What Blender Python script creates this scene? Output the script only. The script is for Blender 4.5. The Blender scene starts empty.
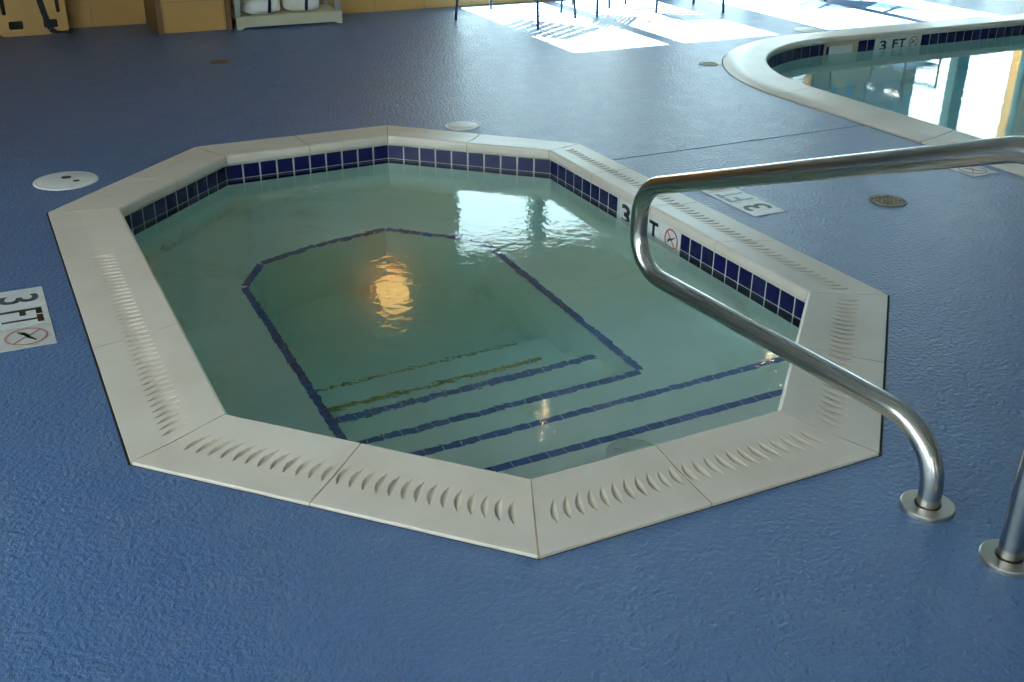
import bpy, bmesh, math, random
from mathutils import Vector, Matrix
from mathutils.geometry import tessellate_polygon
random.seed(7)
PI = math.pi
scene = bpy.context.scene
COL = scene.collection

# ------------------------------------------------------------------ frame
# X runs along the near edge of the hot tub, Y towards the window wall, metres.
YW = 6.44            # window wall, inner face
SX = 2.53            # X of the start of the glazing
ZW = -0.09           # water level

# ------------------------------------------------------------------ materials
def new_mat(name):
    m = bpy.data.materials.new(name); m.use_nodes = True
    nt = m.node_tree
    return m, nt, nt.nodes['Principled BSDF']

def N(nt, typ, **kw):
    n = nt.nodes.new(typ)
    for k, v in kw.items(): setattr(n, k, v)
    return n

def noise(nt, scale, detail=3, rough=.55, dist=0):
    tc = N(nt, 'ShaderNodeTexCoord'); n = N(nt, 'ShaderNodeTexNoise')
    nt.links.new(tc.outputs['Object'], n.inputs['Vector'])
    n.inputs['Scale'].default_value = scale; n.inputs['Detail'].default_value = detail
    n.inputs['Roughness'].default_value = rough; n.inputs['Distortion'].default_value = dist
    return n.outputs['Fac']

def ramp(nt, fac, stops):
    r = N(nt, 'ShaderNodeValToRGB')
    el = r.color_ramp.elements
    while len(el) < len(stops): el.new(.5)
    for e, (p, c) in zip(el, stops): e.position = p; e.color = (*c, 1)
    nt.links.new(fac, r.inputs['Fac'])
    return r.outputs['Color']

def bump(nt, b, fac, strength, dist, normal=None):
    n = N(nt, 'ShaderNodeBump'); n.inputs['Strength'].default_value = strength
    n.inputs['Distance'].default_value = dist
    nt.links.new(fac, n.inputs['Height'])
    if normal: nt.links.new(normal, n.inputs['Normal'])
    if b: nt.links.new(n.outputs['Normal'], b.inputs['Normal'])
    return n.outputs['Normal']

def mat(name, col, rough=.5, metal=0, var=.0, vscale=6, bs=0, bscale=80, bdist=.002, spec=.5):
    m, nt, b = new_mat(name)
    b.inputs['Roughness'].default_value = rough; b.inputs['Metallic'].default_value = metal
    b.inputs['Specular IOR Level'].default_value = spec
    f = noise(nt, vscale, 4)
    lo = tuple(max(0, c*(1-var)) for c in col); hi = tuple(min(1, c*(1+var)) for c in col)
    nt.links.new(ramp(nt, f, [(.3, lo), (.7, hi)]), b.inputs['Base Color'])
    if bs: bump(nt, b, noise(nt, bscale, 3), bs, bdist)
    return m

def mat_emit(name, col, strength):
    m, nt, b = new_mat(name)
    b.inputs['Base Color'].default_value = (*col, 1)
    b.inputs['Emission Color'].default_value = (*col, 1)
    b.inputs['Emission Strength'].default_value = strength
    return m

def mat_deck():
    m, nt, b = new_mat('blue_deck_paint')
    b.inputs['Specular IOR Level'].default_value = .5
    big = noise(nt, .9, 5, .6); mid = noise(nt, 9, 5, .65); fine = noise(nt, 55, 4, .6, .4)
    c1 = ramp(nt, big, [(.3, (.064, .130, .275)), (.7, (.081, .155, .312))])
    worn = ramp(nt, mid, [(.52, (0, 0, 0)), (.74, (1, 1, 1))])
    mx = N(nt, 'ShaderNodeMix', data_type='RGBA'); nt.links.new(c1, mx.inputs['A'])
    mx.inputs['B'].default_value = (.14, .205, .315, 1)
    ml = N(nt, 'ShaderNodeMath', operation='MULTIPLY'); ml.inputs[1].default_value = .5
    nt.links.new(worn, ml.inputs[0]); nt.links.new(ml.outputs[0], mx.inputs['Factor'])
    sp = ramp(nt, fine, [(.70, (0, 0, 0)), (.80, (1, 1, 1))])
    mx2 = N(nt, 'ShaderNodeMix', data_type='RGBA'); nt.links.new(mx.outputs['Result'], mx2.inputs['A'])
    mx2.inputs['B'].default_value = (.20, .29, .44, 1)
    m3 = N(nt, 'ShaderNodeMath', operation='MULTIPLY'); m3.inputs[1].default_value = .22
    nt.links.new(sp, m3.inputs[0]); nt.links.new(m3.outputs[0], mx2.inputs['Factor'])
    nt.links.new(mx2.outputs['Result'], b.inputs['Base Color'])
    rr = ramp(nt, mid, [(.3, (.30,)*3), (.7, (.40,)*3)])
    nt.links.new(rr, b.inputs['Roughness'])
    plates = noise(nt, 74, 2.5, .55, .0)
    n1 = bump(nt, None, plates, 1.0, .0062)
    bump(nt, b, noise(nt, 140, 2), .6, .0016, n1)
    return m

def mat_plaster():
    m, nt, b = new_mat('hot_tub_plaster'); b.inputs['Roughness'].default_value = .8
    c = ramp(nt, noise(nt, 3, 4), [(.3, (.76, .82, .72)), (.7, (.86, .90, .83))])
    mx = N(nt, 'ShaderNodeMix', data_type='RGBA'); nt.links.new(c, mx.inputs['A'])
    mx.inputs['B'].default_value = (.50, .44, .25, 1)
    d = ramp(nt, noise(nt, 2.6, 6, .65, .5), [(.56, (0, 0, 0)), (.74, (1, 1, 1))])
    mu = N(nt, 'ShaderNodeMath', operation='MULTIPLY'); mu.inputs[1].default_value = .55
    nt.links.new(d, mu.inputs[0]); nt.links.new(mu.outputs[0], mx.inputs['Factor'])
    nt.links.new(mx.outputs['Result'], b.inputs['Base Color'])
    return m

def mat_coping():
    m, nt, b = new_mat('cast_coping')
    b.inputs['Roughness'].default_value = .38
    a = noise(nt, 3.2, 5, .6); g = noise(nt, 14, 4, .6)
    c = ramp(nt, a, [(.25, (.56, .475, .385)), (.5, (.625, .545, .46)), (.75, (.665, .59, .51))])
    mx = N(nt, 'ShaderNodeMix', data_type='RGBA'); nt.links.new(c, mx.inputs['A'])
    mx.inputs['B'].default_value = (.50, .44, .345, 1)
    d = ramp(nt, g, [(.58, (0, 0, 0)), (.82, (1, 1, 1))])
    mu = N(nt, 'ShaderNodeMath', operation='MULTIPLY'); mu.inputs[1].default_value = .35
    nt.links.new(d, mu.inputs[0]); nt.links.new(mu.outputs[0], mx.inputs['Factor'])
    nt.links.new(mx.outputs['Result'], b.inputs['Base Color'])
    bump(nt, b, noise(nt, 120, 3), .12, .001)
    return m

def mat_water(name, tint, density, s1=.0012, s2=.0006):
    m = bpy.data.materials.new(name); m.use_nodes = True; nt = m.node_tree
    nt.nodes.clear()
    out = N(nt, 'ShaderNodeOutputMaterial')
    g = N(nt, 'ShaderNodeBsdfGlass'); g.inputs['IOR'].default_value = 1.333
    g.inputs['Roughness'].default_value = 0.0
    tc = N(nt, 'ShaderNodeTexCoord')
    def nz(sc, det, vec=(1, 1, 1)):
        mp = N(nt, 'ShaderNodeMapping'); mp.inputs['Scale'].default_value = vec
        nt.links.new(tc.outputs['Object'], mp.inputs['Vector'])
        n = N(nt, 'ShaderNodeTexNoise'); n.inputs['Scale'].default_value = sc
        n.inputs['Detail'].default_value = det
        nt.links.new(mp.outputs['Vector'], n.inputs['Vector']); return n.outputs['Fac']
    n1 = bump(nt, None, nz(9, 2), 1, s1)
    n2 = bump(nt, None, nz(32, 2), 1, s2, n1)
    nt.links.new(n2, g.inputs['Normal'])
    v = N(nt, 'ShaderNodeVolumeAbsorption'); v.inputs['Color'].default_value = (*tint, 1)
    v.inputs['Density'].default_value = density
    nt.links.new(g.outputs[0], out.inputs['Surface']); nt.links.new(v.outputs[0], out.inputs['Volume'])
    return m

def mat_pane(name, tint):
    m = bpy.data.materials.new(name); m.use_nodes = True; nt = m.node_tree
    nt.nodes.clear()
    out = N(nt, 'ShaderNodeOutputMaterial'); t = N(nt, 'ShaderNodeBsdfTransparent')
    t.inputs['Color'].default_value = (*tint, 1)
    g = N(nt, 'ShaderNodeBsdfGlossy'); g.inputs['Roughness'].default_value = 0
    lw = N(nt, 'ShaderNodeLayerWeight'); pw = N(nt, 'ShaderNodeMath', operation='POWER'); pw.inputs[1].default_value = 5
    nt.links.new(lw.outputs['Facing'], pw.inputs[0])
    f = N(nt, 'ShaderNodeMath', operation='MULTIPLY_ADD'); f.inputs[1].default_value = .9; f.inputs[2].default_value = .035
    nt.links.new(pw.outputs[0], f.inputs[0])
    mx = N(nt, 'ShaderNodeMixShader')
    nt.links.new(f.outputs[0], mx.inputs[0]); nt.links.new(t.outputs[0], mx.inputs[1])
    nt.links.new(g.outputs[0], mx.inputs[2]); nt.links.new(mx.outputs[0], out.inputs['Surface'])
    return m

def mat_wall():
    m, nt, b = new_mat('tan_block_wall')
    b.inputs['Roughness'].default_value = .6
    tc = N(nt, 'ShaderNodeTexCoord'); mp = N(nt, 'ShaderNodeMapping')
    mp.inputs['Rotation'].default_value = (PI/2, 0, 0)
    nt.links.new(tc.outputs['Object'], mp.inputs['Vector'])
    br = N(nt, 'ShaderNodeTexBrick'); nt.links.new(mp.outputs['Vector'], br.inputs['Vector'])
    br.inputs['Scale'].default_value = 1; br.inputs['Brick Width'].default_value = .4
    br.inputs['Row Height'].default_value = .2; br.inputs['Mortar Size'].default_value = .004
    br.inputs['Color1'].default_value = (.56, .305, .085, 1); br.inputs['Color2'].default_value = (.60, .335, .098, 1)
    br.inputs['Mortar'].default_value = (.42, .26, .105, 1)
    nt.links.new(br.outputs['Color'], b.inputs['Base Color'])
    return m

MT = {}
MT['deck'] = mat_deck()
MT['coping'] = mat_coping()
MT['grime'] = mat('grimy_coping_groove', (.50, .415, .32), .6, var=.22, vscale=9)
MT['joint'] = mat('tan_joint_grout', (.36, .27, .17), .8, var=.2, vscale=20)
MT['caulk'] = mat('dark_caulk', (.035, .028, .022), .7, var=.3, vscale=15)
MT['tile'] = mat('navy_glazed_tile', (.0065, .006, .058), .2, var=.4, vscale=11, spec=.35)
MT['grout'] = mat('white_grout', (.52, .52, .47), .7, var=.15, vscale=12)
MT['plaster'] = mat_plaster()
MT['plaster2'] = mat('white_pool_plaster', (.80, .86, .84), .8, var=.05, vscale=3)
MT['edge'] = mat('blue_step_tile', (.035, .095, .33), .5, var=.3, vscale=24)
MT['dirt'] = mat('brown_stained_edge', (.42, .34, .09), .8, var=.5, vscale=30)
MT['steel'] = mat('brushed_steel', (.52, .50, .465), .2, 1, var=.06, vscale=9)
MT['flange'] = mat('satin_steel_flange', (.52, .48, .42), .34, 1, var=.05, vscale=20)
MT['white_abs'] = mat('white_plastic', (.66, .65, .60), .45, var=.06, vscale=12)
MT['jet'] = mat('bright_white_jet', (.90, .90, .86), .4)
MT['grey_abs'] = mat('grey_fitting', (.58, .64, .58), .5, var=.1)
MT['sign'] = mat('white_sign_tile', (.58, .59, .57), .35, var=.08, vscale=25)
MT['sign_b'] = mat('grey_white_sign_tile', (.48, .48, .45), .4, var=.12, vscale=25)
MT['black'] = mat('black_ink', (.012, .014, .014), .4)
MT['inkworn'] = mat('worn_dark_ink', (.045, .065, .075), .5, var=.4, vscale=40)
MT['inkpale'] = mat('faded_blue_ink', (.20, .30, .36), .5, var=.2, vscale=40)
MT['inkbrown'] = mat('brown_black_ink', (.035, .018, .014), .5, var=.4, vscale=40)
MT['red'] = mat('red_ink', (.50, .06, .035), .45, var=.1)
MT['redpale'] = mat('faded_red_ink', (.44, .20, .18), .5, var=.1)
MT['brass'] = mat('drain_brass', (.20, .15, .085), .55, .3, var=.3, vscale=60)
MT['tanbrass'] = mat('pale_drain_grate', (.36, .30, .21), .6, .1, var=.2, vscale=60)
MT['dark'] = mat('dark_recess', (.02, .018, .015), .8)
MT['wall'] = mat_wall()
MT['brown'] = mat('brown_trim', (.20, .10, .035), .55, var=.15, vscale=8)
MT['cream'] = mat('cream_ceiling', (.40, .43, .40), .8, var=.04)
MT['creamwall'] = mat('cream_painted_wall', (.52, .52, .46), .8, var=.04)
MT['frame'] = mat('teal_window_frame', (.030, .085, .090), .4, var=.1)
MT['pane'] = mat_pane('window_glass', (.96, .985, .98))
MT['dimming'] = mat_pane('sky_dimming_glass', (.72, .79, .79))  # tint put in to dim the sky mirrored in the water
MT['column'] = mat('peach_column', (.60, .36, .19), .7, var=.08)
MT['chair'] = mat('black_chair_frame', (.022, .026, .024), .35, .3)
MT['strap'] = mat('grey_vinyl_strap', (.10, .115, .115), .5)
MT['strapw'] = mat('white_vinyl_strap', (.62, .64, .62), .5)
MT['board'] = mat('tan_plywood_board', (.62, .34, .10), .45, var=.1, vscale=5)
MT['nylon'] = mat('black_nylon_strap', (.012, .013, .016), .7)
MT['shelf'] = mat('cream_shelf', (.58, .53, .36), .5, var=.06)
MT['post'] = mat('grey_shelf_post', (.35, .35, .32), .4)
MT['towel'] = mat('white_towel', (.90, .85, .76), .95, var=.08, vscale=20, bs=.6, bscale=120, bdist=.004)
MT['navy'] = mat('navy_band', (.012, .016, .05), .8)
MT['lamp'] = mat_emit('warm_lamp_glass', (1.0, .56, .14), 4.6)
MT['lamp2'] = mat_emit('ceiling_lamp_glass', (1.0, .76, .42), 80)
MT['tealtile'] = mat('teal_mosaic', (.06, .30, .38), .3, var=.1)
MT['tantile'] = mat('tan_mosaic', (.50, .38, .24), .35, var=.1)
MT['concrete'] = mat('outdoor_concrete', (.14, .14, .135), .9, var=.08, vscale=2)

# ------------------------------------------------------------------ builders
class MB:
    def __init__(s): s.v = []; s.f = []; s.m = []; s.sm = []; s.mi = 0
    def add(s, vs, fs, smooth=False):
        o = len(s.v); s.v += [tuple(v) for v in vs]
        for f in fs: s.f.append(tuple(i+o for i in f)); s.m.append(s.mi); s.sm.append(smooth)
    def box(s, lo, hi, rot=None, bev=0):
        (x0, y0, z0), (x1, y1, z1) = lo, hi
        if bev:
            bm = bmesh.new(); bmesh.ops.create_cube(bm, size=1)
            for v in bm.verts: v.co = Vector(((x0+x1)/2+v.co.x*(x1-x0), (y0+y1)/2+v.co.y*(y1-y0), (z0+z1)/2+v.co.z*(z1-z0)))
            bmesh.ops.bevel(bm, geom=bm.edges[:], offset=bev, segments=2, affect='EDGES')
            bm.verts.index_update()
            vs = [v.co.copy() for v in bm.verts]; fs = [[v.index for v in f.verts] for f in bm.faces]; bm.free()
        else:
            vs = [Vector(p) for p in ((x0,y0,z0),(x1,y0,z0),(x1,y1,z0),(x0,y1,z0),(x0,y0,z1),(x1,y0,z1),(x1,y1,z1),(x0,y1,z1))]
            fs = [(3,2,1,0),(4,5,6,7),(0,1,5,4),(1,2,6,5),(2,3,7,6),(3,0,4,7)]
        if rot: vs = [rot @ v for v in vs]
        s.add(vs, fs)
    def prism(s, poly, z0, z1):
        n = len(poly)
        vs = [(p[0], p[1], z0) for p in poly]+[(p[0], p[1], z1) for p in poly]
        s.add(vs, [tuple(range(n-1, -1, -1)), tuple(range(n, 2*n))]+[(i, (i+1) % n, n+(i+1) % n, n+i) for i in range(n)])
    def tube(s, pts, r, n=16, cap=True, up=(0, 0, 1)):
        pts = [Vector(p) for p in pts]; rr = r if isinstance(r, (list, tuple)) else [r]*len(pts)
        vs = []; prev = None
        for i, p in enumerate(pts):
            t = (pts[min(i+1, len(pts)-1)]-pts[max(i-1, 0)]).normalized()
            if prev is None:
                a = Vector(up) if abs(t.dot(Vector(up))) < .9 else Vector((1, 0, 0))
                prev = (a-t*a.dot(t)).normalized()
            else: prev = (prev-t*prev.dot(t)).normalized()
            b = t.cross(prev)
            for k in range(n):
                a = 2*PI*k/n; vs.append(p+(prev*math.cos(a)+b*math.sin(a))*rr[i])
        m = len(pts)
        fs = [(i*n+k, i*n+(k+1) % n, (i+1)*n+(k+1) % n, (i+1)*n+k) for i in range(m-1) for k in range(n)]
        s.add(vs, fs, True)
        if cap: s.add(vs[:n], [tuple(range(n-1, -1, -1))]); s.add(vs[-n:], [tuple(range(n))])
    def lathe(s, prof, c=(0, 0, 0), n=40, smooth=True):
        vs = []
        for r, z in prof:
            for k in range(n):
                a = 2*PI*k/n; vs.append((c[0]+r*math.cos(a), c[1]+r*math.sin(a), c[2]+z))
        fs = [(i*n+k, i*n+(k+1) % n, (i+1)*n+(k+1) % n, (i+1)*n+k) for i in range(len(prof)-1) for k in range(n)]
        s.add(vs, fs, smooth)
    def plate(s, outer, holes, z0, z1):
        """flat plate with real holes, polygons counted anticlockwise"""
        loops = [outer]+holes
        flat = [p for l in loops for p in l]
        tris = tessellate_polygon([[Vector((p[0], p[1], 0)) for p in l] for l in loops])
        tt = []
        for t in tris:
            a, b, c = (flat[i] for i in t)
            if (b[0]-a[0])*(c[1]-a[1])-(b[1]-a[1])*(c[0]-a[0]) < 0: t = (t[0], t[2], t[1])
            tt.append(tuple(t))
        s.add([(p[0], p[1], z1) for p in flat], tt)
        s.add([(p[0], p[1], z0) for p in flat], [t[::-1] for t in tt])
        for li, l in enumerate(loops):
            n = len(l); vs = [(p[0], p[1], z0) for p in l]+[(p[0], p[1], z1) for p in l]
            fs = [(i, (i+1) % n, n+(i+1) % n, n+i) for i in range(n)]
            if li: fs = [f[::-1] for f in fs]
            s.add(vs, fs)
    def build(s, name, mats, parent=None, xf=None, loc=None):
        me = bpy.data.meshes.new(name)
        vs = [xf @ Vector(v) for v in s.v] if xf else s.v
        if loc: vs = [(v[0]-loc[0], v[1]-loc[1], v[2]-loc[2]) for v in vs]
        me.from_pydata(vs, [], s.f)
        for m in (mats if isinstance(mats, (list, tuple)) else [mats]): me.materials.append(m)
        for p, mi, sm in zip(me.polygons, s.m, s.sm): p.material_index = mi; p.use_smooth = sm
        me.update()
        o = bpy.data.objects.new(name, me); COL.objects.link(o)
        if parent: o.parent = parent
        if loc: o.location = loc
        return o

def tag(o, label=None, cat=None, group=None, kind=None):
    if label: o['label'] = label
    if cat: o['category'] = cat
    if group: o['group'] = group
    if kind: o['kind'] = kind
    return o

def thing(name, label, cat, loc=(0, 0, 0), rz=0, group=None):
    o = bpy.data.objects.new(name, None); COL.objects.link(o)
    o.empty_display_size = .1
    o.location = loc; o.rotation_euler = (0, 0, rz)
    return tag(o, label, cat, group)

def struct(o, label=None): return tag(o, label, None, None, 'structure')

def copy_tree(o, parent=None):
    c = o.copy(); COL.objects.link(c)
    if parent: c.parent = parent
    for ch in list(o.children): copy_tree(ch, c)
    return c

def text_mesh(txt, size, depth, sx=1, bold=.0):
    cu = bpy.data.curves.new('txt', 'FONT'); cu.body = txt; cu.size = size; cu.extrude = depth; cu.offset = bold
    cu.resolution_u = 4
    o = bpy.data.objects.new('txt', cu); COL.objects.link(o)
    dg = bpy.context.evaluated_depsgraph_get(); dg.update()
    me = o.evaluated_get(dg).to_mesh()
    vs = [v.co.copy() for v in me.vertices]; fs = [tuple(p.vertices) for p in me.polygons]
    o.evaluated_get(dg).to_mesh_clear()
    bpy.data.objects.remove(o); bpy.data.curves.remove(cu)
    x0 = min(v.x for v in vs); x1 = max(v.x for v in vs); y0 = min(v.y for v in vs); y1 = max(v.y for v in vs)
    return [Vector(((v.x-x0)/(x1-x0), (v.y-y0)/(y1-y0), v.z)) for v in vs], fs

def put_text(mb, txt, w, h, depth, xf, bold=0):
    """text filling a w x h box, laid by xf (2D x,y then thickness z)"""
    vs, fs = text_mesh(txt, 1, .02, bold=bold)
    zs = max(abs(v.z) for v in vs) or 1
    mb.add([xf @ Vector((v.x*w, v.y*h, v.z/zs*depth)) for v in vs], fs)

def ring2d(mb, c, rx, ry, t, depth, xf, n=36):
    vs = []
    for k in range(n):
        a = 2*PI*k/n
        for q in (1, -1):
            for z in (-depth, depth): vs.append(xf @ Vector((c[0]+(rx+q*t/2)*math.cos(a), c[1]+(ry+q*t/2)*math.sin(a), z)))
    fs = []
    for k in range(n):
        a = 4*k; b = 4*((k+1) % n)
        fs += [(a+1, b+1, b+3, a+3), (a, a+2, b+2, b), (a, b, b+1, a+1), (a+2, a+3, b+3, b+2)]
    mb.add(vs, fs)

def bar2d(mb, a, b, t, depth, xf, t2=None):
    a = Vector(a); b = Vector(b); d = (b-a).normalized(); n = Vector((-d.y, d.x)); t2 = t2 or t
    P = [a+n*t/2, a-n*t/2, b-n*t2/2, b+n*t2/2]
    vs = [xf @ Vector((p.x, p.y, -depth)) for p in P]+[xf @ Vector((p.x, p.y, depth)) for p in P]
    mb.add(vs, [(3,2,1,0),(4,5,6,7),(0,1,5,4),(1,2,6,5),(2,3,7,6),(3,0,4,7)])

def no_dive(red, blk, c, r, xf, t=.008):
    """circle with slash and a small diving figure"""
    ring2d(red, c, r, r, t, .0012, xf)
    bar2d(red, (c[0]-r*.68, c[1]+r*.68), (c[0]+r*.68, c[1]-r*.68), t*.8, .0010, xf)
    cx, cy = c
    ring2d(blk, (cx-r*.42, cy-r*.12), r*.07, r*.07, r*.14, .0014, xf, 12)
    bar2d(blk, (cx-r*.33, cy-.02*r), (cx+r*.12, cy+r*.12), r*.24, .0014, xf, r*.16)
    bar2d(blk, (cx+r*.10, cy+r*.10), (cx+r*.55, cy+r*.42), r*.16, .0014, xf, r*.08)
    bar2d(blk, (cx-r*.30, cy-.05*r), (cx-r*.62, cy-r*.36), r*.12, .0014, xf, r*.07)

def clip(poly, a, b, c):
    """keep a*x+b*y<=c"""
    out = []
    for i in range(len(poly)):
        p, q = poly[i], poly[(i+1) % len(poly)]
        dp = a*p[0]+b*p[1]-c; dq = a*q[0]+b*q[1]-c
        if dp <= 0: out.append(p)
        if dp*dq < 0:
            t = dp/(dp-dq); out.append((p[0]+t*(q[0]-p[0]), p[1]+t*(q[1]-p[1])))
    return out

def offset(poly, d):
    """move the edges of an anticlockwise convex polygon outwards by d"""
    n = len(poly); L = []
    for i in range(n):
        p, q = Vector(poly[i]), Vector(poly[(i+1) % n]); e = (q-p).normalized(); nn = Vector((e.y, -e.x))
        L.append((nn, nn.dot(p)+d))
    out = []
    for i in range(n):
        (n1, d1), (n2, d2) = L[i-1], L[i]
        det = n1.x*n2.y-n1.y*n2.x
        out.append(((d1*n2.y-d2*n1.y)/det, (n1.x*d2-n2.x*d1)/det))
    return out

# ------------------------------------------------------------------ hot tub outline (anticlockwise)
OUT = [(0, 0), (.8832, 0), (1.5726, .6869), (1.5643, 2.581), (.8967, 3.2386), (.0028, 3.2328), (-.6604, 2.5744), (-.6614, .6977)]
INN = [(.1026, .2319), (.7811, .2392), (1.3365, .7802), (1.361, 2.488), (.8108, 3.0002), (.0791, 2.9729), (-.4228, 2.4672), (-.422, .7961)]
WALL = offset(INN, .016)

# pool outline
def pool_loop(x0, yf, r, x1, y0, n=20):
    pts = [(x0, y0), (x1, y0), (x1, yf)]
    cx, cy = x0+r, yf-r
    for k in range(n+1):
        a = PI/2+k/n*PI/2; pts.append((cx+r*math.cos(a), cy+r*math.sin(a)))
    return pts
PX0, PYF, PR = SX+.47, YW-2.05, 1.4
PX1, PY0 = 9.4, -3.2
POOL_OUT = pool_loop(PX0, PYF, PR, PX1, PY0)
PW = .26
POOL_IN = pool_loop(PX0+PW, PYF-PW, PR-PW, PX1-PW, PY0+PW)
POOL_WALL = pool_loop(PX0+PW-.016, PYF-PW+.016, PR-PW+.016, PX1-PW+.016, PY0+PW-.016)

# ------------------------------------------------------------------ deck
RX0, RX1, RY0 = -4.0, 11.2, -6.5
b = MB()
gap = .007
b.plate([(RX0, RY0), (RX1, RY0), (RX1, YW+.35), (RX0, YW+.35)], [offset(OUT, gap), pool_loop(PX0-gap, PYF+gap, PR+gap, PX1+gap, PY0-gap)], -.12, 0)
struct(b.build('floor', MT['deck']))

# expansion joint between tub and pool
b = MB()
b.box((1.575, 2.306, -.004), (PX0-.005, 2.311, .0008))
struct(b.build('trim_1', MT['caulk']))

# ------------------------------------------------------------------ hot tub
tub = thing('hot_tub', 'sunken octagonal hot tub with wide off-white coping and navy waterline tiles', 'hot tub', (.45, 1.6, 0))
TL = Vector((.45, 1.6, 0))
def tb(mb, name, mats):
    o = mb.build(name, mats, tub, xf=Matrix.Translation(-TL)); return o

def lerp(a, b, t): return (a[0]+(b[0]-a[0])*t, a[1]+(b[1]-a[1])*t)
# coping cross section: (u from outer edge to inner lip, z)
PROF = [(0, -.05), (0, .0035), (.004, .0048), (.42, .0085), (.52, .0105), (.93, .0205), (.965, .0215), (.99, .0185), (1.004, .010), (1.006, -.004), (.996, -.016), (.965, -.0215), (.90, -.022), (.90, -.05)]
SPLITS = {0: [.47], 7: [.47], 6: [.28, .66], 5: [.5], 4: [.5], 3: [.5], 2: [.28, .52, .78], 1: [.5]}
for e in range(8):
    o0, o1, i0, i1 = OUT[e], OUT[(e+1) % 8], INN[e], INN[(e+1) % 8]
    cuts = [0]+SPLITS[e]+[1]
    for t0, t1 in zip(cuts, cuts[1:]):
        L = math.dist(o0, o1)
        g = .0022/L
        ta, tb_ = t0+g, t1-g
        b = MB()
        U0, U1 = .33, .64
        pz = lambda u: next(za+(zb-za)*(u-ua)/(ub-ua) for (ua, za), (ub, zb) in zip(PROF[2:], PROF[3:]) if ua <= u <= ub)
        rows = []
        for t in (ta, tb_):
            P, Q = lerp(o0, o1, t), lerp(i0, i1, t)
            rows.append([(*lerp(P, Q, u), z) for u, z in PROF[:3]+[(U0, pz(U0)), (U1, pz(U1))]+PROF[5:]])
        n = len(rows[0])
        b.add(rows[0]+rows[1], [(k, k+1, n+k+1, n+k)[::-1] for k in range(n-1) if k != 3], False)
        b.add(rows[0], [tuple(range(n))]); b.add(rows[1], [tuple(range(n-1, -1, -1))])
        # lens-shaped finger grips sunk in a row along the middle
        pitch = .0300
        Lm = (L+math.dist(i0, i1))/2
        cnt = max(1, int(Lm*(t1-t0)/pitch)); NU = 16; NX = cnt*16
        vs = []; deps = []
        worn = e in (3, 4, 5) or (e == 6 and t0 == 0)
        for ix in range(NX+1):
            t = ta+(tb_-ta)*ix/NX; P, Q = lerp(o0, o1, t), lerp(i0, i1, t)
            ph = (ix/16) % 1-.5
            endd = min(t, 1-t)*Lm
            for iu in range(NU+1):
                u = U0+(U1-U0)*iu/NU; v = (iu/NU-.5)*2/.94
                x = ph+.20*(1-v*v)-.10
                wd = .25*(1-v*v)
                dep = 0
                if abs(v) < 1 and wd > 0 and abs(x) < wd and endd > .035: dep = .0046*(1-(x/wd)**2)*(1-v*v)**.5
                if worn: dep = 0
                vs.append((*lerp(P, Q, u), pz(u)-dep)); deps.append(dep)
        w_ = NU+1
        for ix in range(NX):
            for iu in range(NU):
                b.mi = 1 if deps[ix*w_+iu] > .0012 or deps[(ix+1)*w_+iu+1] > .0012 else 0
                b.add([vs[q] for q in (ix*w_+iu, (ix+1)*w_+iu, (ix+1)*w_+iu+1, ix*w_+iu+1)], [(0, 1, 2, 3)])
        b.mi = 0
        tb(b, 'coping_stone', [MT['coping'], MT['grime']])
# tan grout filling the joints between the stones
for e in range(8):
    o0, o1, i0, i1 = OUT[e], OUT[(e+1) % 8], INN[e], INN[(e+1) % 8]
    L = math.dist(o0, o1); ed = Vector((o1[0]-o0[0], o1[1]-o0[1])).normalized()*.0028
    for t in [0]+SPLITS[e]:
        P, Q = lerp(o0, o1, t), lerp(i0, i1, t)
        if t == 0:
            d_ = (Vector(Q)-Vector(P)).normalized(); ed_ = Vector((d_.y, -d_.x))*.0026
        else: ed_ = ed
        pr = [(u+(.003 if k < 3 else 0)-(.004 if k > 5 else 0), z-(.0007 if k > 1 else .002)) for k, (u, z) in enumerate(PROF[:-2])]
        A = [(lerp(P, Q, u)[0]-ed_.x, lerp(P, Q, u)[1]-ed_.y, z) for u, z in pr]
        B = [(lerp(P, Q, u)[0]+ed_.x, lerp(P, Q, u)[1]+ed_.y, z) for u, z in pr]
        n = len(pr); b = MB(); b.add(A+B, [(k, k+1, n+k+1, n+k)[::-1] for k in range(n-1)])
        b.add(A, [tuple(range(n))]); b.add(B, [tuple(range(n-1, -1, -1))])
        tb(b, 'joint_grout', MT['joint'])
b = MB(); b.plate(offset(OUT, gap-.0005), [offset(OUT, .0005)], -.03, -.003)
tb(b, 'caulk_line', MT['caulk'])

# waterline tile band: grout strip with one row of glazed tiles, broken by the depth marker
ZT, ZB = -.026, -.150
ZR = -.086
TW, TG = .0655, .0075
MK = (1.475, 1.905)      # Y range of the marker on the right hand side
b = MB()
for e in range(8):
    p, q = Vector(WALL[e]), Vector(WALL[(e+1) % 8]); L = (q-p).length; d = (q-p)/L; nn = Vector((-d.y, d.x))
    rot = Matrix.Translation((p.x, p.y, 0)) @ Matrix(((d.x, nn.x, 0, 0), (d.y, nn.y, 0, 0), (0, 0, 1, 0), (0, 0, 0, 1)))
    b.mi = 0; b.box((0, -.01, ZB-.004), (L, .003, -.019), rot)
    b.mi = 1
    cnt = max(1, round(L/(TW+TG))); pit = L/cnt
    for k in range(cnt):
        x0, x1 = k*pit+TG/2, (k+1)*pit-TG/2
        if e == 2:
            yy = p.y+d.y*(x0+x1)/2
            if MK[0]-.01 < yy < MK[1]+.01: continue
        b.box((x0, .002, ZR+.0015), (x1, .006, ZT), rot, .0012); b.box((x0, .002, ZB), (x1, .006, ZR-.0015), rot, .0012)
tb(b, 'waterline_tile', [MT['grout'], MT['tile']])

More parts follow.
